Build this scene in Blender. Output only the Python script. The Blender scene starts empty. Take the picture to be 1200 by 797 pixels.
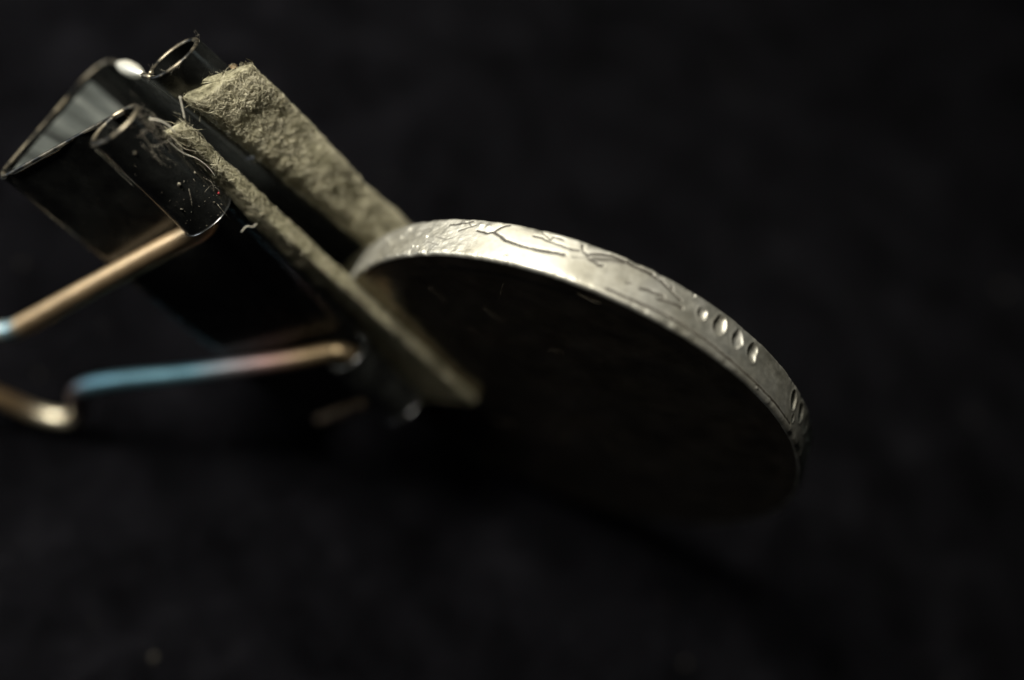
import bpy, math, random
import numpy as np
from mathutils import Matrix, Vector

rng = np.random.default_rng(11)
random.seed(4)
MM = 0.001
A = np.array


def unit(v):
    v = A(v, float)
    return v / np.linalg.norm(v)


# ---------------------------------------------------------------- measured frames (millimetres, seen from the lens)
FPX = 900.0                                                  # focal length in photograph pixels (1200 wide)
O = A([-21.0597, 13.9588, -48.5994])                         # near end of the jaw, on the coin's face plane
n = unit([-0.393458, -0.804282, 0.445332])                   # normal of the coin face
L = A([0.555802, -0.593954, -0.581638]); L = unit(L - n * (L @ n))   # along the felt pads
D = -np.cross(L, n)                                          # out of the jaw, towards the coin
K = 0.14                                                     # the clip sits a little askew on the pads
Lc = unit(L - K * D)
Dc = unit(D + K * L)
CC = A([4.01373, -4.64342, -63.54235])                       # coin centre
CR = 19.5
CT = 3.117
U = unit(np.cross(n, [0, 0, 1]))
V = np.cross(n, U)


def CL(d, e, s):          # clip frame
    return O + Dc * d + n * e + Lc * s


def PD(d, e, s):          # pad / coin frame
    return O + D * d + n * e + L * s


# clip section
T1C, T1R = A([-1.05, 2.85]), 1.87
T2C, T2R = A([-1.55, -3.55]), 2.10
NB, FB = A([-12.8, 6.95]), A([-15.4, -7.0])
S0, S1 = -2.1, 29.3
SPL = 0.16                                                    # the coin pushes the far jaw open along its length


def splay(s):
    return -SPL * (s - S0)


# ---------------------------------------------------------------- world frame: the cloth touches clip corner, coin and rear handle
FAR_AL = math.radians(24)


def far_handle_pt(h, s):
    return CL(T2C[0] - h * math.cos(FAR_AL), T2C[1] - h * math.sin(FAR_AL) + splay(13) , s)


g0 = -(A([0, 0, 1.]) - n * n[2]); g0 = unit(g0)
coin_low = CC + CR * g0 - n * CT / 2
NEAR_AL = math.radians(23)
P1 = coin_low
P2 = CL(T1C[0] - 30.6 * math.cos(NEAR_AL), T1C[1] + 30.6 * math.sin(NEAR_AL), 19.2)
P3 = far_handle_pt(32.0, 18.6)
G = unit(np.cross(P2 - P1, P3 - P1))
if G[2] < 0:
    G = -G
low = min((p @ G) for p in (P1, P2, P3)) - 0.75
WX = unit(A([1., 0, 0]) - G * G[0])
WY = np.cross(G, WX)
ROT = np.stack([WX, WY, G])
P0 = G * low + WX * 0 + WY * 0


def w(p):
    """lens frame in mm -> world in metres"""
    p = np.asarray(p, float)
    return (p - P0) @ ROT.T * MM


# ---------------------------------------------------------------- camera, world, lamps, exposure
sc = bpy.context.scene
cam = bpy.data.cameras.new('camera')
cam_o = bpy.data.objects.new('camera', cam)
sc.collection.objects.link(cam_o)
sc.camera = cam_o
M4 = Matrix([list(ROT[i]) + [float((ROT @ (-P0))[i]) * MM] for i in range(3)] + [[0, 0, 0, 1]])
cam_o.matrix_world = M4
cam.sensor_width = 36
cam.lens = FPX / 1200 * 36
cam.clip_start = 0.002
cam.clip_end = 20
cam.dof.use_dof = True
cam.dof.focus_distance = 0.0495
cam.dof.aperture_fstop = cam.lens / 4.1

world = bpy.data.worlds.new('World')
sc.world = world
world.use_nodes = True
bg = world.node_tree.nodes['Background']
bg.inputs[0].default_value = (0.80, 0.9, 1.0, 1)
bg.inputs[1].default_value = 0.003


def lamp(name, direction, dist, size, power, colour, aim=(0, 0, -52)):
    li = bpy.data.lights.new(name, 'AREA')
    li.shape = 'DISK'
    li.size = size
    li.energy = power
    li.color = colour
    o = bpy.data.objects.new(name, li)
    sc.collection.objects.link(o)
    p = A(aim, float) + unit(direction) * dist
    o.location = w(p)
    dv = Vector(w(aim)) - Vector(w(p))
    o.rotation_euler = dv.to_track_quat('-Z', 'Y').to_euler()
    return o


lamp('desk_lamp', (-0.34, 0.62, 0.71), 175, 0.055, 0.98, (1.0, 0.96, 0.86), aim=(-8, 4, -52))
lamp('window_light', (-0.86, 0.30, 0.26), 260, 0.10, 0.26, (0.84, 0.92, 1.0), aim=(-30, 0, -66))
lamp('side_fill', (0.90, 0.42, 0.08), 400, 0.12, 0.02, (0.86, 1.0, 0.95), aim=(-28, 14, -55))  # added dim fill without a known source, meant to reflect in the spine

sc.view_settings.view_transform = 'Standard'
sc.view_settings.look = 'None'
sc.view_settings.exposure = 0.0
sc.view_settings.gamma = 1.0
sc.view_settings.use_curve_mapping = False


# ---------------------------------------------------------------- materials
def mat(name):
    m = bpy.data.materials.new(name)
    m.use_nodes = True
    nt = m.node_tree
    return m, nt, nt.nodes['Principled BSDF']


def noise_ramp(nt, scale, detail, stops, coord='Object', rough=0.6):
    tc = nt.nodes.new('ShaderNodeTexCoord')
    no = nt.nodes.new('ShaderNodeTexNoise')
    no.inputs['Scale'].default_value = scale
    no.inputs['Detail'].default_value = detail
    no.inputs['Roughness'].default_value = rough
    nt.links.new(tc.outputs[coord], no.inputs['Vector'])
    cr = nt.nodes.new('ShaderNodeValToRGB')
    el = cr.color_ramp.elements
    while len(el) < len(stops):
        el.new(0.5)
    for e_, (p_, c_) in zip(el, stops):
        e_.position = p_
        e_.color = (*c_, 1) if len(c_) == 3 else c_
    nt.links.new(no.outputs['Fac'], cr.inputs['Fac'])
    return no, cr


def bump(nt, bs, src, strength, dist):
    b = nt.nodes.new('ShaderNodeBump')
    b.inputs['Strength'].default_value = strength
    b.inputs['Distance'].default_value = dist
    nt.links.new(src, b.inputs['Height'])
    nt.links.new(b.outputs['Normal'], bs.inputs['Normal'])
    return b


def grey(v):
    return (v, v, v)


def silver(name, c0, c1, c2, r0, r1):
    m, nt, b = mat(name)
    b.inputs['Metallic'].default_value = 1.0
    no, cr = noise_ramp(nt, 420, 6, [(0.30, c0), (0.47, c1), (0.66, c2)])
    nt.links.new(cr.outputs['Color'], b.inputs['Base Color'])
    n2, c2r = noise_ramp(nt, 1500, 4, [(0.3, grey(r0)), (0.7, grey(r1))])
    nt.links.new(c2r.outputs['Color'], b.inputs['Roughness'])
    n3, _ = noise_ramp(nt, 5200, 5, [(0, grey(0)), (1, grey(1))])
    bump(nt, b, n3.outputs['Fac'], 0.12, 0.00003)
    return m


M_EDGE = silver('worn_silver_edge', (0.265, 0.252, 0.205), (0.375, 0.362, 0.31), (0.44, 0.43, 0.385), 0.52, 0.66)
nt = M_EDGE.node_tree; b = nt.nodes['Principled BSDF']
at = nt.nodes.new('ShaderNodeAttribute'); at.attribute_name = 'dirt_and_shade'
mx = nt.nodes.new('ShaderNodeMix'); mx.data_type = 'RGBA'
src = b.inputs['Base Color'].links[0].from_socket
nt.links.new(at.outputs['Fac'], mx.inputs['Factor'])
nt.links.new(src, mx.inputs[6])
mx.inputs[7].default_value = (0.018, 0.014, 0.008, 1)
nt.links.new(mx.outputs[2], b.inputs['Base Color'])
mt = nt.nodes.new('ShaderNodeMath'); mt.operation = 'MULTIPLY_ADD'
nt.links.new(at.outputs['Fac'], mt.inputs[0]); mt.inputs[1].default_value = -0.9; mt.inputs[2].default_value = 1.0; mt.use_clamp = True
nt.links.new(mt.outputs[0], b.inputs['Metallic'])
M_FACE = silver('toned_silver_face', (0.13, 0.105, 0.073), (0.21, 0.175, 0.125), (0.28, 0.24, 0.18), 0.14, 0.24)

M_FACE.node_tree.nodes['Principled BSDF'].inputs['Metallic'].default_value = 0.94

M_PAINT, nt, b = mat('black_gloss_paint')
_, cr = noise_ramp(nt, 420, 7, [(0.35, (0.005, 0.005, 0.005)), (0.58, (0.016, 0.017, 0.016)), (0.8, (0.045, 0.045, 0.040))], rough=0.7)
nt.links.new(cr.outputs['Color'], b.inputs['Base Color'])
b.inputs['Specular IOR Level'].default_value = 0.55
_, cr = noise_ramp(nt, 700, 5, [(0.35, grey(0.14)), (0.75, grey(0.36))])
nt.links.new(cr.outputs['Color'], b.inputs['Roughness'])
no, _ = noise_ramp(nt, 260, 3, [(0, grey(0)), (1, grey(1))])
bump(nt, b, no.outputs['Fac'], 0.25, 0.0002)

M_CUT, nt, b = mat('worn_sheet_edge')
b.inputs['Metallic'].default_value = 0.85
_, cr = noise_ramp(nt, 900, 4, [(0.42, (0.012, 0.012, 0.011)), (0.66, (0.22, 0.19, 0.135))])
nt.links.new(cr.outputs['Color'], b.inputs['Base Color'])
b.inputs['Roughness'].default_value = 0.42

M_WIRE, nt, b = mat('wire_painted_reflections')
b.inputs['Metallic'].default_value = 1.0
at = nt.nodes.new('ShaderNodeAttribute'); at.attribute_name = 'tint'  # vertex colour carrying painted reflections and dark gaps
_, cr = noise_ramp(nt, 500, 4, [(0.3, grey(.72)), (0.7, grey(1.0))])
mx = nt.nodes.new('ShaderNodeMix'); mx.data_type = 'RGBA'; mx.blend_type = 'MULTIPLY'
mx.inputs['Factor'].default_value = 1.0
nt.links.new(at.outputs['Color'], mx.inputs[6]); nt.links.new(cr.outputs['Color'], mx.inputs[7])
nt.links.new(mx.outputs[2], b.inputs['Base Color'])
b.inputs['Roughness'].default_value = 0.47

M_SHEEN, nt, b = mat('spine_sheen')  # streaky grey standing in for reflected sheen
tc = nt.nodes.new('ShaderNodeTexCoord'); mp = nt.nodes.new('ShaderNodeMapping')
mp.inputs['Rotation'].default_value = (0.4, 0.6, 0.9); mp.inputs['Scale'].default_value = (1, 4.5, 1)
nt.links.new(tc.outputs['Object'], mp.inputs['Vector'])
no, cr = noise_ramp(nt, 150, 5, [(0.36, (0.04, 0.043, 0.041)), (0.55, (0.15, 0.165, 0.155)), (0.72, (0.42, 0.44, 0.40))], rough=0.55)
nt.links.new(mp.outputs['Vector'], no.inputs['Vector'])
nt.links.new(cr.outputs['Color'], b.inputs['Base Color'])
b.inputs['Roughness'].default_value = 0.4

M_TAN, nt, b = mat('brown_glint_metal')
b.inputs['Metallic'].default_value = 0.7
b.inputs['Base Color'].default_value = (0.36, 0.27, 0.18, 1)
b.inputs['Roughness'].default_value = 0.5

M_GLINT, nt, b = mat('painted_glint_metal')
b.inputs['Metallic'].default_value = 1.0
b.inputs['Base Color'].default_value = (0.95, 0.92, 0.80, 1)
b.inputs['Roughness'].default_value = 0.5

M_FELT, nt, b = mat('grey_felt')
no, cr = noise_ramp(nt, 1300, 8, [(0.36, (0.09, 0.082, 0.048)), (0.5, (0.28, 0.26, 0.165)), (0.62, (0.46, 0.43, 0.30))], rough=0.7)
nt.links.new(cr.outputs['Color'], b.inputs['Base Color'])
b.inputs['Roughness'].default_value = 0.95
b.inputs['Specular IOR Level'].default_value = 0.15
n2, _ = noise_ramp(nt, 3000, 8, [(0, grey(0)), (1, grey(1))], rough=0.8)
bump(nt, b, n2.outputs['Fac'], 1.0, 0.0004)

M_FUZZ, nt, b = mat('felt_fibre')
_, cr = noise_ramp(nt, 900, 3, [(0.3, (0.24, 0.22, 0.14)), (0.7, (0.52, 0.48, 0.35))])
nt.links.new(cr.outputs['Color'], b.inputs['Base Color'])
b.inputs['Roughness'].default_value = 0.6
b.inputs['Specular IOR Level'].default_value = 0.3

M_LINT, nt, b = mat('lint')
b.inputs['Base Color'].default_value = (0.52, 0.49, 0.40, 1)
b.inputs['Roughness'].default_value = 0.6

M_DUST, nt, b = mat('dust')
_, cr = noise_ramp(nt, 2500, 3, [(0.35, (0.10, 0.08, 0.055)), (0.65, (0.36, 0.33, 0.26))])
nt.links.new(cr.outputs['Color'], b.inputs['Base Color'])
b.inputs['Roughness'].default_value = 0.8

M_RED, nt, b = mat('red_dust')
b.inputs['Base Color'].default_value = (0.42, 0.02, 0.03, 1)
b.inputs['Roughness'].default_value = 0.5

M_CLOTH, nt, b = mat('black_velvet')
no, cr = noise_ramp(nt, 120, 9, [(0.36, (0.0012, 0.0012, 0.0015)), (0.56, (0.0041, 0.0040, 0.0050)), (0.76, (0.0105, 0.0102, 0.0122))], rough=0.75)
nt.links.new(cr.outputs['Color'], b.inputs['Base Color'])
b.inputs['Roughness'].default_value = 1.0
b.inputs['Specular IOR Level'].default_value = 0.0
b.inputs['Sheen Weight'].default_value = 0.004
b.inputs['Sheen Roughness'].default_value = 0.5
n2, _ = noise_ramp(nt, 2500, 6, [(0, grey(0)), (1, grey(1))], rough=0.8)
bump(nt, b, n2.outputs['Fac'], 0.8, 0.0006)


# ---------------------------------------------------------------- object helpers
def root(name, base_mm, label, category, group=None):
    o = bpy.data.objects.new(name, None)
    o.empty_display_size = 0.005
    sc.collection.objects.link(o)
    o.location = w(base_mm)
    o['label'] = label
    o['category'] = category
    if group:
        o['group'] = group
    return o


def mk(name, verts, faces, material, parent=None, smooth=True, base=None, sharp=None):
    """verts in the lens frame (mm)"""
    wv = w(np.asarray(verts, float))
    org = A(parent.location) if parent is not None else (w(base) if base is not None else np.zeros(3))
    if parent is not None and parent.parent is not None:
        org = org + A(parent.parent.location)
    me = bpy.data.meshes.new(name)
    me.from_pydata((wv - org).tolist(), [], [tuple(int(i) for i in f) for f in faces])
    me.materials.append(material)
    if smooth:
        me.polygons.foreach_set('use_smooth', [True] * len(me.polygons))
        if sharp:
            me.set_sharp_from_angle(angle=math.radians(sharp))
    me.update()
    o = bpy.data.objects.new(name, me)
    sc.collection.objects.link(o)
    if parent is not None:
        o.parent = parent
    else:
        o.location = org
    return o


def grid_faces(nu, nv, close_u=False, off=0):
    f = []
    for i in range(nu if close_u else nu - 1):
        a = i * nv
        b_ = ((i + 1) % nu) * nv
        for j in range(nv - 1):
            f.append((off + a + j, off + b_ + j, off + b_ + j + 1, off + a + j + 1))
    return f


def vnoise(x, y, seed=0):
    """smooth value noise on arrays"""
    xi, yi = np.floor(x).astype(int), np.floor(y).astype(int)
    fx, fy = x - xi, y - yi
    fx, fy = fx * fx * (3 - 2 * fx), fy * fy * (3 - 2 * fy)

    def h(a, b_):
        v = np.sin(a * 127.1 + b_ * 311.7 + seed * 74.7) * 43758.5453
        return v - np.floor(v)
    return ((h(xi, yi) * (1 - fx) + h(xi + 1, yi) * fx) * (1 - fy)
            + (h(xi, yi + 1) * (1 - fx) + h(xi + 1, yi + 1) * fx) * fy) * 2 - 1


def vn3(p, seed=0):
    i = np.floor(p).astype(int)
    f = p - i
    f = f * f * (3 - 2 * f)

    def h(a, b_, c_):
        v = np.sin((i[..., 0] + a) * 127.1 + (i[..., 1] + b_) * 311.7 + (i[..., 2] + c_) * 74.7 + seed * 19.19) * 43758.5453
        return v - np.floor(v)
    r = 0
    for a in (0, 1):
        for b_ in (0, 1):
            for c_ in (0, 1):
                r = r + h(a, b_, c_) * np.abs(1 - a - f[..., 0]) * np.abs(1 - b_ - f[..., 1]) * np.abs(1 - c_ - f[..., 2])
    return r * 2 - 1


def fbm(x, y, seed=0, octv=4):
    r, a = 0, 1.0
    for k in range(octv):
        r = r + a * vnoise(x * 2 ** k, y * 2 ** k, seed + k)
        a *= 0.5
    return r


def smooth_path(pts, per=8):
    """Catmull-Rom through the points"""
    P = [A(p, float) for p in pts]
    P = [2 * P[0] - P[1]] + P + [2 * P[-1] - P[-2]]
    out = []
    for i in range(1, len(P) - 2):
        for k in range(per):
            t = k / per
            p0, p1, p2, p3 = P[i - 1:i + 3]
            out.append(0.5 * (2 * p1 + (p2 - p0) * t + (2 * p0 - 5 * p1 + 4 * p2 - p3) * t * t + (3 * p1 - p0 - 3 * p2 + p3) * t ** 3))
    out.append(P[-2])
    return A(out)


def sweep(path, rad, seg=14, cap=True):
    path = A(path, float)
    tn = np.gradient(path, axis=0)
    tn /= np.linalg.norm(tn, axis=1)[:, None]
    up = unit(np.cross(tn[0], [0.3, 0.5, 0.81]))
    vs, N = [], len(path)
    rad = np.broadcast_to(rad, N)
    for i in range(N):
        up = unit(up - tn[i] * (up @ tn[i]))
        sd = np.cross(tn[i], up)
        for k in range(seg):
            a = 2 * math.pi * k / seg
            vs.append(path[i] + rad[i] * (math.cos(a) * up + math.sin(a) * sd))
    fs = []
    for i in range(N - 1):
        for k in range(seg):
            fs.append((i * seg + k, i * seg + (k + 1) % seg, (i + 1) * seg + (k + 1) % seg, (i + 1) * seg + k))
    if cap:
        fs.append(tuple(range(seg))[::-1])
        fs.append(tuple((N - 1) * seg + k for k in range(seg)))
    return vs, fs


def sheet(profile_at, s_list, th, frame=CL):
    """bent sheet metal: open 2-D profile (list of (d,e)) given per s, with thickness th, closed solid"""
    vs = []
    npf = None
    for s in s_list:
        p = A(profile_at(s), float)
        t = np.gradient(p, axis=0)
        t /= np.linalg.norm(t, axis=1)[:, None]
        nn = np.stack([-t[:, 1], t[:, 0]], 1)
        a, b_ = p + nn * th / 2, p - nn * th / 2
        npf = len(p)
        ring = np.concatenate([a, b_[::-1]])
        vs += [frame(d, e, s) for d, e in ring]
    m = 2 * npf
    fs = []
    for i in range(len(s_list) - 1):
        for k in range(m):
            fs.append((i * m + k, i * m + (k + 1) % m, (i + 1) * m + (k + 1) % m, (i + 1) * m + k))
    for base in (0, (len(s_list) - 1) * m):
        for k in range(npf - 1):
            q = (base + k, base + k + 1, base + m - 2 - k, base + m - 1 - k)
            fs.append(q if base == 0 else q[::-1])
    return vs, fs


def bevel(o, width, seg=2, angle=50):
    md = o.modifiers.new('bevel', 'BEVEL')
    md.width = width * MM
    md.segments = seg
    md.limit_method = 'ANGLE'
    md.angle_limit = math.radians(angle)
    return md


# ---------------------------------------------------------------- cloth
def build_cloth():
    ctr = w(A([0, 0, 0]))
    N = 190
    half = 1.3
    xs = np.linspace(-1, 1, N)
    xs = np.sign(xs) * np.abs(xs) ** 2.2 * half
    X, Y = np.meshgrid(xs, xs, indexing='ij')
    Z = 0.0011 * fbm(X / 0.035 + 3.1, Y / 0.05 + 1.7, 5, 3) - 0.0014
    Z += 0.0016 * np.sin((X * 0.8 + Y * 0.55) / 0.045 + 2 * vnoise(X / 0.1, Y / 0.1, 2)) - 0.0016
    R2 = np.hypot(X, Y)
    Z += -0.004 * np.clip((R2 - 0.12) / 0.2, 0, 1) ** 2
    c = A([ctr[0], ctr[1], 0]) - 0
    wv = np.stack([X, Y, Z], -1).reshape(-1, 3)
    fs = grid_faces(N, N)
    me = bpy.data.meshes.new('velvet_cloth')
    me.from_pydata(wv.tolist(), [], fs)
    me.materials.append(M_CLOTH)
    me.polygons.foreach_set('use_smooth', [True] * len(me.polygons))
    o = bpy.data.objects.new('velvet_cloth', me)
    o.location = (c[0], c[1], 0)
    sc.collection.objects.link(o)
    o['kind'] = 'structure'
    md = o.modifiers.new('thickness', 'SOLIDIFY')
    md.thickness = 0.001
    md.offset = -1
    # specks of lint caught in the pile
    vs, fs = [], []
    for k in range(130):
        x, y = rng.uniform(-0.11, 0.11), rng.uniform(-0.09, 0.09)
        r = rng.uniform(0.00005, 0.00022) * (1.8 if rng.random() < .1 else 1)
        i = int(np.abs(xs - x).argmin()); j = int(np.abs(xs - y).argmin())
        z = Z[i, j] + r * .6 + 0.0002
        b0 = len(vs)
        for v in ((1, 0, 0), (-1, 0, 0), (0, 1, 0), (0, -1, 0), (0, 0, 1), (0, 0, -1)):
            vs.append((x + v[0] * r * rng.uniform(.6, 1.6), y + v[1] * r * rng.uniform(.6, 1.6), z + v[2] * r))
        for f in ((0, 2, 4), (2, 1, 4), (1, 3, 4), (3, 0, 4), (2, 0, 5), (1, 2, 5), (3, 1, 5), (0, 3, 5)):
            fs.append(tuple(b0 + q for q in f))
    me = bpy.data.meshes.new('cloth_lint')
    me.from_pydata(vs, [], fs)
    me.materials.append(M_SPECK)
    o2 = bpy.data.objects.new('cloth_lint', me)
    sc.collection.objects.link(o2)
    o2.parent = o
    o2['kind'] = 'stuff'


M_SPECK, nt, b = mat('cloth_speck')
b.inputs['Base Color'].default_value = (0.035, 0.03, 0.022, 1)
b.inputs['Roughness'].default_value = 0.8
build_cloth()


# ---------------------------------------------------------------- coin
def seg_dist(px, py, poly):
    """distance (mm) from arrays to a polyline, plus signed side"""
    best = np.full(px.shape, 1e9)
    for (x0, y0), (x1, y1) in zip(poly[:-1], poly[1:]):
        dx, dy = x1 - x0, y1 - y0
        q = dx * dx + dy * dy + 1e-9
        t = np.clip(((px - x0) * dx + (py - y0) * dy) / q, 0, 1)
        best = np.minimum(best, np.hypot(px - x0 - t * dx, py - y0 - t * dy))
    return best


GROOVES = [  # (points (degrees round the coin, mm across the edge), depth, half width)
    ([(299.74, -.57), (298.61, -.41), (296.62, -.09), (294.22, .07), (291.58, .13), (288.92, .08), (286.0, -.07), (285.02, -.11)], .13, .085),
    ([(303.47, -.54), (300.92, -.41), (299.78, -.59), (298.93, -.98), (298.1, -1.21), (297.33, -1.31)], .10, .07),
    ([(291.94, -.85), (290.24, -.84), (288.38, -.7), (286.07, -.67), (283.98, -.64), (282.88, -.75)], .085, .055),
    ([(291.0, -1.39), (290.48, -1.22), (289.68, -1.08), (288.61, -.89)], .09, .035),
    ([(288.61, -.89), (288.31, -1.16), (287.6, -1.19), (286.37, -1.11)], .10, .045),
    ([(282.83, -1.2), (282.2, -.81), (281.17, -.62)], .09, .06),
    ([(281.17, -.62), (280.72, -.77), (278.97, -1.05), (277.31, -1.19), (275.48, -1.22), (273.78, -1.2), (272.08, -1.18), (270.81, -1.17), (269.31, -1.14)], .15, .085),
    ([(269.31, -1.14), (268.14, -1.06), (266.49, -.93), (265.19, -.74), (263.68, -.56), (262.66, -.45)], .10, .06),
    ([(280.88, -.45), (279.64, -.34), (278.71, -.23), (277.98, -.31)], .10, .07),
    ([(279.84, -.52), (277.15, -.88), (274.93, -1.11)], .07, .16),
    ([(283.5, -.15), (281.53, -.39)], .05, .045),
    ([(272.76, .17), (272.03, .07)], .07, .06),
    ([(270.1, .12), (268.77, -.01), (267.28, -.02), (265.89, -.14)], .15, .075),
    ([(266.57, .25), (265.21, .09), (263.15, -.05), (262.02, -.05)], .16, .085),
    ([(267.2, -1.1), (266.6, -.85)], .07, .05), ([(265.1, -1.05), (264.9, -.95)], .1, .06),
    ([(307.55, -.44), (305.92, -.7), (304.35, -.98)], .07, .06),
    ([(310.5, -.9), (308.0, -1.0), (305.5, -1.25)], .08, .07),
    ([(306.5, -1.2), (305.2, -.85)], .07, .05),
    ([(312.3, .1), (309.5, .35), (308.2, .2)], .05, .06),
    ([(314.0, .55), (310.6, .8)], .05, .05),
    ([(318.5, -.5), (315.5, -.75)], .06, .06),
    ([(275.5, 1.12), (271.4, 1.1), (267.9, 1.05), (264.8, 1.0), (261.5, .97), (256.2, .98), (252.7, 1.05), (249.4, 1.1), (243.0, 1.16), (236.0, 1.12), (228.0, 1.1)], .11, .085),
]
BUMPS = [(307.6, -1.1, .10, .16), (303.2, -1.0, .08, .2), (301.4, -.95, .07, .22), (314.93, .03, .09, .09), (317.4, .81, .10, .10),
         (315.98, .91, .08, .08), (322.04, -.94, .10, .14), (323.5, -.29, .10, .12), (326.5, .1, .09, .14), (329, -.5, .1, .16), (272.0, .1, .05, .06), (295.0, 1.15, .06, .1), (241.6, 1.38, .09, .09)]
PITS = [(258.02, -.45, .36, .46, .24), (253.95, -.53, .46, .70, .32), (249.45, -.5, .44, .68, .30), (245.2, -.47, .44, .68, .30), (260.69, -1.33, .13, .13, .12),
        (229.2, -.5, .46, .70, .36), (224.58, -.5, .46, .70, .36), (220.31, -.55, .46, .68, .36), (215.8, -.6, .46, .66, .36), (211.5, -.6, .44, .66, .3), (207.2, -.6, .44, .66, .3),
        (227.6, .55, .22, .30, .18)]


def build_coin():
    r = root('coin', coin_low, 'thick worn silver coin with engraved edge gripped between felt pads of the clip', 'coin')
    fine = np.arange(196, 342, 0.115)
    rest = np.concatenate([np.arange(342, 360, 1.0), np.arange(0, 196, 1.0)])
    ang = np.concatenate([fine, rest])
    # profile across the edge: (e, inset)
    h = CT / 2
    rf = 0.24
    prof = []
    prof.append((-h - 0.0, 0.34))
    for k in range(7):
        a = math.pi / 2 * k / 6
        prof.append((-h + rf * (1 - math.cos(a)), rf * (1 - math.sin(a))))
    for e in np.linspace(-h + rf, h - rf, 62)[1:-1]:
        prof.append((e, 0.0))
    for k in range(7):
        a = math.pi / 2 * (1 - k / 6)
        prof.append((h - rf * (1 - math.cos(a)), rf * (1 - math.sin(a))))
    prof.append((h, 0.34))
    prof = A(prof)
    AA, EE = np.meshgrid(ang, prof[:, 0], indexing='ij')
    _, IN = np.meshgrid(ang, prof[:, 1], indexing='ij')
    arc = np.radians(AA) * CR
    h_ = np.zeros_like(AA)
    dirt_and_shade = np.zeros_like(AA)
    for pts, dep, wd in GROOVES:
        poly = [(math.radians(a) * CR, e) for a, e in pts]
        wob = 0.03 * vnoise(arc * 4, EE * 4, 3)
        dd = seg_dist(arc + wob, EE + wob, poly)
        wd = wd * 1.3
        prf = np.exp(-(dd / wd) ** 2) * (0.85 + 0.25 * vnoise(arc * 1.2, EE * 1.2, 9))
        h_ -= dep * 0.45 * prf
        dirt_and_shade = np.maximum(dirt_and_shade, np.clip(prf * 1.9 - .15, 0, 1) * min(1, dep * 12))
    for a, e, hh, rr in BUMPS:
        dd = np.hypot(arc - math.radians(a) * CR, EE - e)
        h_ += hh * np.exp(-(dd / rr) ** 2)
    for a, e, ra, re, dep in PITS:
        x = arc - math.radians(a) * CR
        ca, sa = math.cos(.10), math.sin(.10)
        y = EE - e
        q = np.sqrt(((x * ca + y * sa) / ra) ** 2 + ((-x * sa + y * ca) / re) ** 2) + 0.17 * vnoise(arc * 2.3, EE * 2.3, int(a))
        h_ -= dep * .72 * np.clip(1 - q ** 2.2, 0, 1) ** 0.75
        h_ += 0.02 * np.exp(-((q - 1.12) / .16) ** 2)
        dirt_and_shade = np.maximum(dirt_and_shade, (.9 if a > 240 else .3) * np.clip(1.5 - 1.2 * np.abs(q - .6) / .35, 0, 1) * np.clip(x / ra * 2 + .1, 0, 1))  # shade painted on one side of each pit
    # wear: broad waviness, hammered roughness towards the clip, nicked borders
    h_ += 0.022 * fbm(arc / 3.2, EE / 2.0, 21, 2)
    rough = np.clip((AA - 299) / 12, 0, 1) * (AA < 341)
    h_ += 0.030 * rough * fbm(arc / .5, EE / .4, 31, 3)
    h_ += 0.002 * fbm(arc / .22, EE / .22, 41, 2)
    edge = np.exp(-((np.abs(EE) - h) / .3) ** 2)
    h_ -= edge * 0.10 * np.clip(fbm(arc / .8, np.sign(EE) * 5 + 0 * EE, 51, 4), 0, 2)
    body = np.clip(1 - IN / 0.5, 0, 1)
    rad = CR - IN + h_ * body
    ez = EE + (1 - body) * 0 + 0.02 * edge * vnoise(arc / .9, EE, 61)
    ca, sa = np.cos(np.radians(AA))[..., None], np.sin(np.radians(AA))[..., None]
    P = CC + rad[..., None] * (ca * U + sa * V) + ez[..., None] * n
    nv = len(prof)
    o = mk('engraved_edge', P.reshape(-1, 3), grid_faces(len(ang), nv, True), M_EDGE, r)
    at_ = o.data.attributes.new('dirt_and_shade', 'FLOAT', 'POINT')
    at_.data.foreach_set('value', np.clip(dirt_and_shade, 0, 1).astype(np.float32).ravel())
    o['label'] = 'polished silver edge with cut leaf strokes and two rows of four round pits'
    # faces, with a raised border and worn low relief
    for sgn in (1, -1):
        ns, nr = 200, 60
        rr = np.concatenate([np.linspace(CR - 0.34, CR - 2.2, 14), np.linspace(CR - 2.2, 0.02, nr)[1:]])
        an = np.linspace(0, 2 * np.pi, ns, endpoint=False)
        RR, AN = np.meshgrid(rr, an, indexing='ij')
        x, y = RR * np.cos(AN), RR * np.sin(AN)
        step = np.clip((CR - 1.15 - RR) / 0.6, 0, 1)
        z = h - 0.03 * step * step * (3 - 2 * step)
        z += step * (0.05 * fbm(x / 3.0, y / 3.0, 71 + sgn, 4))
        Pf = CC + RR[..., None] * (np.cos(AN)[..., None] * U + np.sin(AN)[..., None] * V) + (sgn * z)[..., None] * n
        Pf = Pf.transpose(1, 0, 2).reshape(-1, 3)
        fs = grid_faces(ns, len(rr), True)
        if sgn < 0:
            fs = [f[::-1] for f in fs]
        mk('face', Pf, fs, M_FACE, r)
    vs, fs = [], []
    for k in range(16):
        a, q = rng.uniform(0, 2 * math.pi), CR * math.sqrt(rng.uniform(0, .9))
        p = CC + q * (math.cos(a) * U + math.sin(a) * V) + n * (h + .03)
        t = unit(rng.normal(0, .5) * U + rng.normal(0, .35) * V + .5 * U)
        ln = rng.uniform(.3, 2.0)
        bt = np.cross(n, t) * rng.normal(0, .2)
        v_, f_ = sweep([p + t * ln * x + bt * ln * x * x + n * .03 * (1 - abs(2 * x - 1)) for x in np.linspace(0, 1, 6)], rng.uniform(.003, .006), 4)
        fs += [tuple(i + len(vs) for i in f) for f in f_]
        vs += v_
    o = mk('face_lint', vs, fs, M_DUST, r)
    o['kind'] = 'stuff'
    return r


coin = build_coin()


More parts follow.
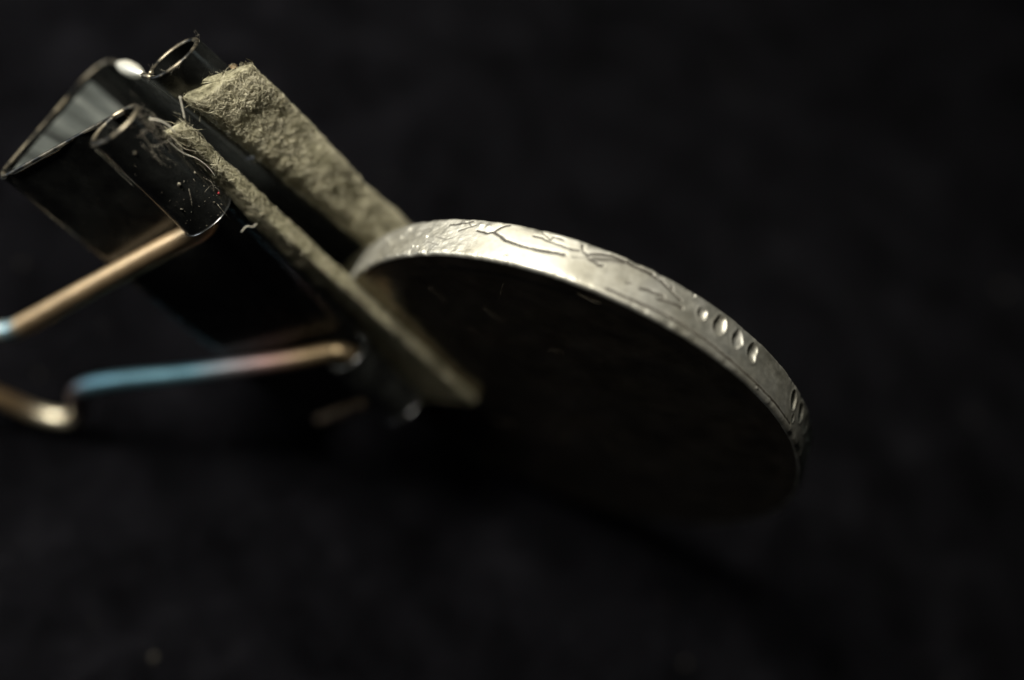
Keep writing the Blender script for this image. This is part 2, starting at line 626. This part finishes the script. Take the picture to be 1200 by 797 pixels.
# ---------------------------------------------------------------- binder clip
def tangent(C, R, B, side):
    """touch point on circle (C,R) of the line from B, on the given side of the line B->C"""
    v = C - B
    d = np.linalg.norm(v)
    a = math.asin(R / d) * side
    t = math.sqrt(d * d - R * R)
    u_ = v / d
    ca, sa = math.cos(a), math.sin(a)
    return B + t * A([u_[0] * ca - u_[1] * sa, u_[0] * sa + u_[1] * ca])


TH = 0.42
NBi, FBi = NB, FB
Q1 = tangent(T1C, T1R - TH / 2, NBi, -1)     # jaw side of the near curl
Q2 = tangent(T2C, T2R - TH / 2, FBi, 1)


def corner(p, a, b_, r, k=6):
    u1, u2 = unit(a - p), unit(b_ - p)
    ang = math.acos(np.clip(u1 @ u2, -1, 1))
    t = r / math.tan(ang / 2)
    s_, e_ = p + u1 * t, p + u2 * t
    cen = p + unit(u1 + u2) * r / math.sin(ang / 2)
    v0, v1 = s_ - cen, e_ - cen
    out = []
    a0 = math.atan2(v0[1], v0[0]); a1 = math.atan2(v1[1], v1[0])
    da = (a1 - a0 + math.pi) % (2 * math.pi) - math.pi
    for i in range(k + 1):
        q = a0 + da * i / k
        out.append(cen + r * A([math.cos(q), math.sin(q)]))
    return out


def body_profile(s):
    sp = A([0, splay(s)])
    q2 = Q2 + sp
    fb = FBi + sp * 0.12
    pts = [Q1 + (NBi - Q1) * t for t in np.linspace(0, 0.8, 6)]
    pts += corner(NBi, Q1, fb, 1.5)
    pts += [NBi + (fb - NBi) * t for t in np.linspace(.2, .8, 6)]
    pts += corner(fb, NBi, q2, 1.5)
    pts += [fb + (q2 - fb) * t for t in np.linspace(.2, 1, 6)]
    return pts


def curl_profile(C, R, Q, direction, turn, sp_on):
    def f(s):
        sp = A([0, splay(s)]) if sp_on else A([0, 0])
        v = Q - C
        a0 = math.atan2(v[1], v[0])
        r = R - TH / 2
        return [C + sp + r * A([math.cos(a0 + direction * t), math.sin(a0 + direction * t)]) for t in np.linspace(0.02, turn, 40)]
    return f


STRAW, BLUE_REFLECTION, PINK_REFLECTION, CREAM_GLINT = (.66, .47, .27), (.24, .45, .53), (.60, .38, .34), (.96, .88, .68)  # wire tan, then blue and pink reflections and the highlight as colours


def paint_wire_light(o, nring, seg, stops):
    """reflections and shade painted along the wire: colour stops by fraction of its length"""
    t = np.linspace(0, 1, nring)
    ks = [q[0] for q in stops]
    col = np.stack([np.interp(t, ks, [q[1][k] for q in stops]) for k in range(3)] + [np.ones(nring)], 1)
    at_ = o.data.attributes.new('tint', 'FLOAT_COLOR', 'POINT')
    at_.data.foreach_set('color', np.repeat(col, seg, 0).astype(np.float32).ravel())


def build_clip():
    base = P3
    r = root('binder_clip', base, 'black binder clip with wire handles folded back and grey felt pads in its jaw', 'binder clip')
    vs, fs = sheet(body_profile, np.linspace(S0, S1, 17), TH)
    body = mk('body', vs, fs, M_PAINT, r, sharp=40)
    bevel(body, 0.1, 2)
    for nm, (a, b_) in (('near', (S0, 5.6)), ('far', (21.6, S1))):
        vs, fs = sheet(curl_profile(T1C, T1R, Q1, 1, math.radians(332), False), np.linspace(a, b_, 9), TH)
        bevel(mk('hinge_tube', vs, fs, M_PAINT, r, sharp=50), 0.08, 2)
        vs, fs = sheet(curl_profile(T2C, T2R, Q2, -1, math.radians(332), True), np.linspace(a, b_, 9), TH)
        bevel(mk('hinge_tube', vs, fs, M_PAINT, r, sharp=50), 0.08, 2)
    # added sheet inside the spine, reflected sheen painted in its streaks
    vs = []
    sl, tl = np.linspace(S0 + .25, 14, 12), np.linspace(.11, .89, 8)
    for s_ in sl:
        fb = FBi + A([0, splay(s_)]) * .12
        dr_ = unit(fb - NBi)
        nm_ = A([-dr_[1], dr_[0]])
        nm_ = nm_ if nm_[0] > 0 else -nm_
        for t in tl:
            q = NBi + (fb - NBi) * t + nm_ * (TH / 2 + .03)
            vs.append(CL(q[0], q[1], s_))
    mk('spine_sheen', vs, grid_faces(12, 8), M_SHEEN, r)
    # plain rolled lips between the tubes
    for C, R, Q, sg, on in ((T1C, T1R, Q1, 1, False), (T2C, T2R, Q2, -1, True)):
        v = Q - C
        a0 = math.atan2(v[1], v[0])
        vs, fs = sheet(curl_profile(C, R, Q, sg, math.radians(48), on), np.linspace(5.75, 21.45, 9), TH)
        bevel(mk('lip', vs, fs, M_PAINT, r, sharp=50), 0.08, 2)
    # bare worn cut edges of the sheet at both ends
    for s_, dr in ((S0, -1), (S1, 1)):
        prof = A(body_profile(s_))
        path = [CL(d, e, s_ + dr * 0.02) for d, e in prof]
        rad = np.full(len(path), 0.17)
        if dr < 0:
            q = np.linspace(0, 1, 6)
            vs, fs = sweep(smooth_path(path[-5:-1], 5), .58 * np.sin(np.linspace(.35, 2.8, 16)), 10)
            mk('added_glint', vs, fs, M_GLINT, r)  # bright piece added in place of the lamp's glint on the plate
        else:
            st = [CL(*(Q1 + (NBi - Q1) * t + A([.1, .35])), s_) for t in np.linspace(.22, .74, 12)]
            vs, fs = sweep(st, .5 * np.sin(np.linspace(.5, 2.64, 12)) ** .5, 10)
            mk('edge_glint_bar', vs, fs, M_TAN, r)  # bar added to show the highlight along the plate's far edge
        vs, fs = sweep(path, rad, 8)
        mk('cut_edge', vs, fs, M_CUT, r)
    for C, R, Q, sg, on in ((T1C, T1R, Q1, 1, False), (T2C, T2R, Q2, -1, True)):
        for s_, dr in ((S0, -1), (S1, 1)):
            prof = A(curl_profile(C, R, Q, sg, math.radians(332), on)(s_))
            vs, fs = sweep([CL(d, e, s_ + dr * 0.02) for d, e in prof], 0.19 if dr < 0 else .08, 8)
            mk('cut_edge', vs, fs, M_CUT, r)
    # wire handles
    al = math.radians(23)

    def near_pt(h, s, lift=0):
        return CL(T1C[0] - h * math.cos(al) , T1C[1] + h * math.sin(al) + lift, s)

    def near_near(h, s):
        return near_pt(h, s)
    path = [(0, 0.8), (0, 4.6), (0.3, 5.7), (1.4, 6.35), (6, 6.75), (14, 7.45), (21, 8.1), (24.0, 8.2), (26.3, 7.2), (28.8, 5.4), (31.5, 5.6), (33.6, 8.6), (34.3, 11.8),
            (33.5, 14.6), (32.6, 17.4), (30.6, 19.2), (28.4, 18.6), (26.6, 16.9), (24.6, 16.3), (21, 16.8), (14, 18.6), (6, 20.3), (1.4, 21.05), (0.3, 21.6), (0, 22.6), (0, 26.4)]
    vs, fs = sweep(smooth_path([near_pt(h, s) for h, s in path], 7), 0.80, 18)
    paint_wire_light(mk('wire_handle', vs, fs, M_WIRE, r), len(vs) // 18, 18,
              [(0, STRAW), (.25, STRAW), (.275, BLUE_REFLECTION), (.30, CREAM_GLINT), (.40, STRAW), (.53, STRAW), (.57, CREAM_GLINT), (.615, CREAM_GLINT), (.65, (.20, .16, .15)), (.705, (.26, .20, .20)), (.735, BLUE_REFLECTION), (.80, BLUE_REFLECTION), (.835, PINK_REFLECTION), (.86, STRAW), (.885, (.16, .12, .07)), (.93, (.2, .15, .09)), (1, STRAW)])  # pale stops paint highlights at the bends, dark stops paint shade
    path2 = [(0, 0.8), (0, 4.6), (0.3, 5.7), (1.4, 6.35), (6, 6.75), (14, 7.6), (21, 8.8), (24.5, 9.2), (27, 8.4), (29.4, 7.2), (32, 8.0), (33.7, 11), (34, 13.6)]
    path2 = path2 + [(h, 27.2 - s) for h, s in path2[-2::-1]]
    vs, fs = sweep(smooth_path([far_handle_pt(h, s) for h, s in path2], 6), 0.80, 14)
    paint_wire_light(mk('wire_handle', vs, fs, M_WIRE, r), len(vs) // 14, 14, [(0, STRAW), (.3, STRAW), (.4, CREAM_GLINT), (.6, BLUE_REFLECTION), (.8, STRAW), (1, STRAW)])
    return r


clip = build_clip()


# ---------------------------------------------------------------- felt pads
def fibres(tri_pts, tri_n, count, parent, lmin, lmax, wid, lift):
    k = rng.integers(0, len(tri_pts), count)
    bc = rng.dirichlet([1, 1, 1], count)
    P = (tri_pts[k] * bc[..., None]).sum(1)
    N = tri_n[k]
    vs, fs = [], []
    for i in range(count):
        t = rng.normal(size=3)
        nn = N[i]
        t = unit(t - nn * (t @ nn))
        bt = np.cross(nn, t)
        ln = rng.uniform(lmin, lmax)
        cv = rng.normal(0, 0.7)
        up = abs(rng.normal(0, lift)) + 0.02
        wv = wid * rng.uniform(.6, 1.4)
        b0 = len(vs)
        sd = unit(bt + nn * rng.normal(0, 1.2))
        m = 5
        for j in range(m):
            q = j / (m - 1)
            p = P[i] + t * ln * (q - .5) + bt * cv * ln * (q - .5) ** 2 + nn * (up * math.sin(math.pi * min(1, q * rng.uniform(.8, 1.1))) + 0.01)
            if rng.random() < .3:
                p = p + rng.normal(0, .02, 3)
            vs += [p - sd * wv / 2, p + sd * wv / 2]
        for j in range(m - 1):
            fs.append((b0 + 2 * j, b0 + 2 * j + 1, b0 + 2 * j + 3, b0 + 2 * j + 2))
    o = mk('fuzz', vs, fs, M_FUZZ, parent, smooth=False)
    o['kind'] = 'stuff'
    return o


def pad(name, label, ring_at, s_list, seed, amp, select, nf, lift):
    """ring_at(s) -> closed list of (d,e[,ds])"""
    rings = [A(ring_at(s), float) for s in s_list]
    m = len(rings[0])
    P = []
    for s, rg in zip(s_list, rings):
        P.append([PD(q[0], q[1], s + q[2]) for q in rg])
    P = A(P)
    # surface normals from the grid, lumpy displacement
    du = np.gradient(P, axis=0)
    dv = np.roll(P, -1, 1) - np.roll(P, 1, 1)
    N = np.cross(dv, du)
    N /= np.linalg.norm(N, axis=2)[..., None] + 1e-9
    cen = P.mean(1, keepdims=True)
    if ((P - cen) * N).sum() < 0:
        N = -N
    dsp = amp * (vn3(P / .8, seed) + .7 * vn3(P / .36, seed + 3) + .6 * vn3(P / .19, seed + 5))
    msk = A([[1.0 if select(q[0], q[1], s) else 0.25 for q in rg] for s, rg in zip(s_list, rings)])
    P = P + N * (dsp * msk)[..., None]
    verts = P.reshape(-1, 3).tolist()
    fs = []
    ns = len(s_list)
    for i in range(ns - 1):
        for k in range(m):
            fs.append((i * m + k, i * m + (k + 1) % m, (i + 1) * m + (k + 1) % m, (i + 1) * m + k))
    for base in (0, (ns - 1) * m):
        cidx = len(verts)
        verts.append(np.mean(verts[base:base + m], axis=0).tolist())
        for k in range(m):
            fs.append((base + k, base + (k + 1) % m, cidx) if base else (base + (k + 1) % m, base + k, cidx))
    r = mk(name, verts, fs, M_FELT, None, base=PD(-3, 0, 15))
    r['label'] = label
    r['category'] = 'felt pad'
    r['group'] = 'felt pads in the jaw of the clip'
    tp, tn = [], []
    for i in range(ns - 1):
        for k in range(m):
            if select(rings[i][k][0], rings[i][k][1], s_list[i]):
                a, b_, c_, d_ = P[i, k], P[i, (k + 1) % m], P[i + 1, (k + 1) % m], P[i + 1, k]
                tp += [(a, b_, c_), (a, c_, d_)]
                tn += [N[i, k], N[i, k]]
    tp, tn = A(tp), A(tn)
    ar = np.linalg.norm(np.cross(tp[:, 1] - tp[:, 0], tp[:, 2] - tp[:, 0]), axis=1)
    pick = rng.choice(len(tp), len(tp) * 3, p=ar / ar.sum())
    fibres(tp[pick], tn[pick], nf, r, .2, .7, .015, lift)
    end = np.nonzero(np.abs(tp.mean(1) @ L - O @ L) < 1.6)[0]
    fibres(tp[end], tn[end], 70, r, .8, 2.0, .018, .16)
    return r


def rounded(poly, r=.3, per=4, dens=.16):
    """densify + round a closed polygon of (d,e,ds)"""
    poly = [A(p, float) for p in poly]
    out = []
    N = len(poly)
    for i in range(N):
        p, a, b_ = poly[i], poly[i - 1], poly[(i + 1) % N]
        la, lb = np.linalg.norm(a - p), np.linalg.norm(b_ - p)
        r1 = min(r, la * .45, lb * .45)
        s_, e_ = p + (a - p) / la * r1, p + (b_ - p) / lb * r1
        for k in range(per + 1):
            t = k / per
            out.append((1 - t) ** 2 * s_ + 2 * t * (1 - t) * p + t * t * e_)
    return out


def resample(pts, m):
    pts = A(pts)
    cl = np.vstack([pts, pts[:1]])
    ln = np.r_[0, np.cumsum(np.linalg.norm(np.diff(cl, axis=0), axis=1))]
    t = np.linspace(0, ln[-1], m, endpoint=False)
    return np.stack([np.interp(t, ln, cl[:, k]) for k in range(3)], 1)


def ss(x, a, b_):
    t = np.clip((x - a) / (b_ - a), 0, 1)
    return t * t * (3 - 2 * t)


def pad1_ring(s):
    th = 0.86 + 0.26 * ss(s, 4.5, 8.0) - .50 * ss(s, 10, 28)
    fr = 0.45 + 0.12 * math.sin(s * 1.3) * .5
    back = -6.0 - 0.1 * s
    e0 = 0.03
    eb = .88
    return resample(rounded([(back, e0, 0), (fr, e0, 0), (fr + .05, e0 + th, 0), (-0.9 - .14 * s, e0 + th * (.98 - .4 * ss(s, 10, 24)), 0), (-2.2 - .14 * s, min(eb, th), 0), (back, min(eb, th), 0)], .22), 150)


def pad2_ring(s):
    et = -1.5 - 1.66 * np.clip(s / 15.4, 0, 1)
    nf_ = 1 - ss(s, 15.5, 18.5)
    eo = -1.36 - SPL * (s + 2.1)
    bd = -0.7
    tipd, tipe = 2.5 + .1 * math.sin(s * .9), -5.3 + .12 * math.sin(s * .7 + 1)
    tipd += 0.25 * ss(s, 10, 20) + .10 * math.sin(s * 1.13 + 1) * math.sin(s * .47 + .4)
    tipe += .10 * math.sin(s * .93 + 2) * math.sin(s * .61)
    dr = unit([tipd - bd, tipe - et])
    dr = unit([tipd - 1.0, tipe - et + .45])
    nn = A([dr[1], -dr[0]])
    if nn[1] > 0:
        nn = -nn
    th = 1.15
    near = np.clip(1 - s / 4, 0, 1)
    cut = 1.3 * near
    i1 = A([tipd, tipe]) + nn * th
    i0 = A([bd, et]) + nn * th
    i0[1] = min(i0[1], eo + .05)
    i0[0] = min(i0[0], bd - .2)
    mid = A([0.75 + .25 * ss(s, 0, 12), et - .05 - .2 * ss(s, 0, 12)])
    i0 = i0 * (1 - nf_) + A([.55, -2.9 + splay(s) * .5]) * nf_
    back = -6.5 * (1 - nf_) - .25 * nf_
    eob = min(eo, et - .8) * (1 - nf_) + (et - .7) * nf_
    bdd = (bd - .5) * (1 - nf_) - .15 * nf_
    return resample(rounded([(back, et - .02, 0), (bdd, et, 0), (mid[0], mid[1], cut * .5), (tipd, tipe, cut), (i1[0], i1[1], cut), (i0[0], i0[1], 0), (back, eob, 0)], .8), 190)


p1 = pad('felt_pad', 'thin grey felt pad seen edge on, running across the dark face of the coin', pad1_ring, np.arange(0.2, 31.9, .11), 3, .032,
         lambda d, e, s: d > -0.9 - .1 * s, 15000, .035)
p2 = pad('felt_pad', 'wide fluffy grey felt pad flaring out behind the coin, between coin and far jaw', pad2_ring, np.arange(-0.6, 24.0, .10), 7, .075,
         lambda d, e, s: d > -1.6 and s < 21, 30000, .06)


# ---------------------------------------------------------------- lint and dust
def fibre_thing(label, pts, rad=.035):
    path = smooth_path(pts, 6)
    vs, fs = sweep(path, rad, 5)
    o = mk('lint_fibre', vs, fs, M_LINT, None, base=pts[0])
    o['label'] = label
    o['category'] = 'fibre'
    o['group'] = 'lint fibres caught on the clip'
    return o


def px(x, y, q, m):
    """photograph pixel on the plane through q with normal m"""
    d = A([(x - 600) / FPX, -(y - 398.5) / FPX, -1.0])
    return d * ((q @ m) / (d @ m))


def fl(pts, q):
    m = unit(D * .8 + n * .6)
    return [px(x, y, q, m) for x, y in pts]


qt = CL(0.95, 1.2, 0)
fibre_thing('pale lint fibre arched over the mouth of the near hinge tube', fl([(177, 190), (168, 178), (160, 162), (161, 148), (172, 140), (186, 141), (197, 147), (205, 155)], qt), .045)
fibre_thing('long thin hair lying across the dusty lip beside the felt edge', fl([(172, 138), (180, 152), (198, 166), (214, 179), (231, 186), (244, 196), (252, 206)], qt), .022)
fibre_thing('short straight fibre bridging the gap between the two felt pads', fl([(211, 113), (214, 126), (217, 140)], CL(1.0, 0, 0)), .05)
fibre_thing('thin hair hanging from the rim of the near hinge tube', fl([(112, 176), (125, 188), (141, 204), (157, 219)], CL(-2.0, 4.9, -1)), .018)
fibre_thing('tiny curled fibre sticking out below the thin felt pad', fl([(301, 262), (296, 266), (290, 265), (285, 269), (283, 272)], PD(.5, 1.7, 8)), .03)


def build_dust():
    vs, fs, vr, fr = [], [], [], []
    for k in range(70):
        s = rng.uniform(-2, 6) if k % 3 else rng.normal(3.6, .8)
        a = math.radians(rng.uniform(-60, 75))
        p = CL(T1C[0] + T1R * math.cos(a), T1C[1] + T1R * math.sin(a), s)
        if rng.random() < .35:
            s = rng.uniform(3, 6.2)
        r = rng.uniform(.012, .04)
        if k < 5:
            r = rng.uniform(.06, .11)
        b0 = len(vs)
        for v in ((1, 0, 0), (-1, 0, 0), (0, 1, 0), (0, -1, 0), (0, 0, 1), (0, 0, -1)):
            vs.append(p + A(v) * r * rng.uniform(.5, 1.5))
        for f in ((0, 2, 4), (2, 1, 4), (1, 3, 4), (3, 0, 4), (2, 0, 5), (1, 2, 5), (3, 1, 5), (0, 3, 5)):
            fs.append(tuple(b0 + q for q in f))
    o = mk('dust', vs, fs, M_DUST, clip, smooth=False)
    o['kind'] = 'stuff'
    # fuzz clinging to the mouths of the near hinge tubes and along the lip beside the felt
    vs, fs = [], []
    for k in range(90):
        if k < 30:
            C, R_ = ((T1C, T1R), (T2C, T2R))[k % 2]
            a = rng.uniform(0, 2 * math.pi)
            p = CL(C[0] + R_ * math.cos(a), C[1] + R_ * math.sin(a), S0 - .1)
            t = unit(Dc * math.cos(a + rng.normal(1.5, 1)) + n * math.sin(a + rng.normal(1.5, 1)) - Lc * abs(rng.normal(0, .5)))
            ln, rd = rng.uniform(.1, .5), rng.uniform(.004, .009)
        else:
            s = rng.uniform(-2, 6) if k % 2 else rng.normal(-.8, .8)
            a = math.radians(rng.uniform(-75, 20))
            p = CL(T1C[0] + (T1R + .03) * math.cos(a), T1C[1] + (T1R + .03) * math.sin(a), max(s, S0))
            t = unit(rng.normal(size=3) + Lc)
            ln, rd = rng.uniform(.2, 1.3), rng.uniform(.004, .010)
        nrm = unit(Dc * math.cos(a) + n * math.sin(a))
        t = unit(t - nrm * (t @ nrm) * .8)
        bt = np.cross(nrm, t) * rng.normal(0, .5)
        v_, f_ = sweep([p + t * ln * x + bt * ln * x * x + nrm * (.02 + .12 * ln * math.sin(3 * x)) for x in np.linspace(0, 1, 6)], rd, 3)
        fs += [tuple(i + len(vs) for i in f) for f in f_]
        vs += v_
    o = mk('dust_fuzz', vs, fs, M_DUST, clip)
    o['kind'] = 'stuff'
    p = CL(T1C[0] + T1R * math.cos(-.5), T1C[1] + T1R * math.sin(-.5), 4.6)
    vs = [p + A(v) * q for v, q in zip(((1, 0, 0), (-1, 0, 0), (0, 1, 0), (0, -1, 0), (0, 0, 1), (0, 0, -1)), (.09, .06, .12, .07, .08, .08))]
    mk('red_speck', vs, ((0, 2, 4), (2, 1, 4), (1, 3, 4), (3, 0, 4), (2, 0, 5), (1, 2, 5), (3, 1, 5), (0, 3, 5)), M_RED, clip)


build_dust()
sc.cycles.use_denoising = True
sc.cycles.max_bounces = 8
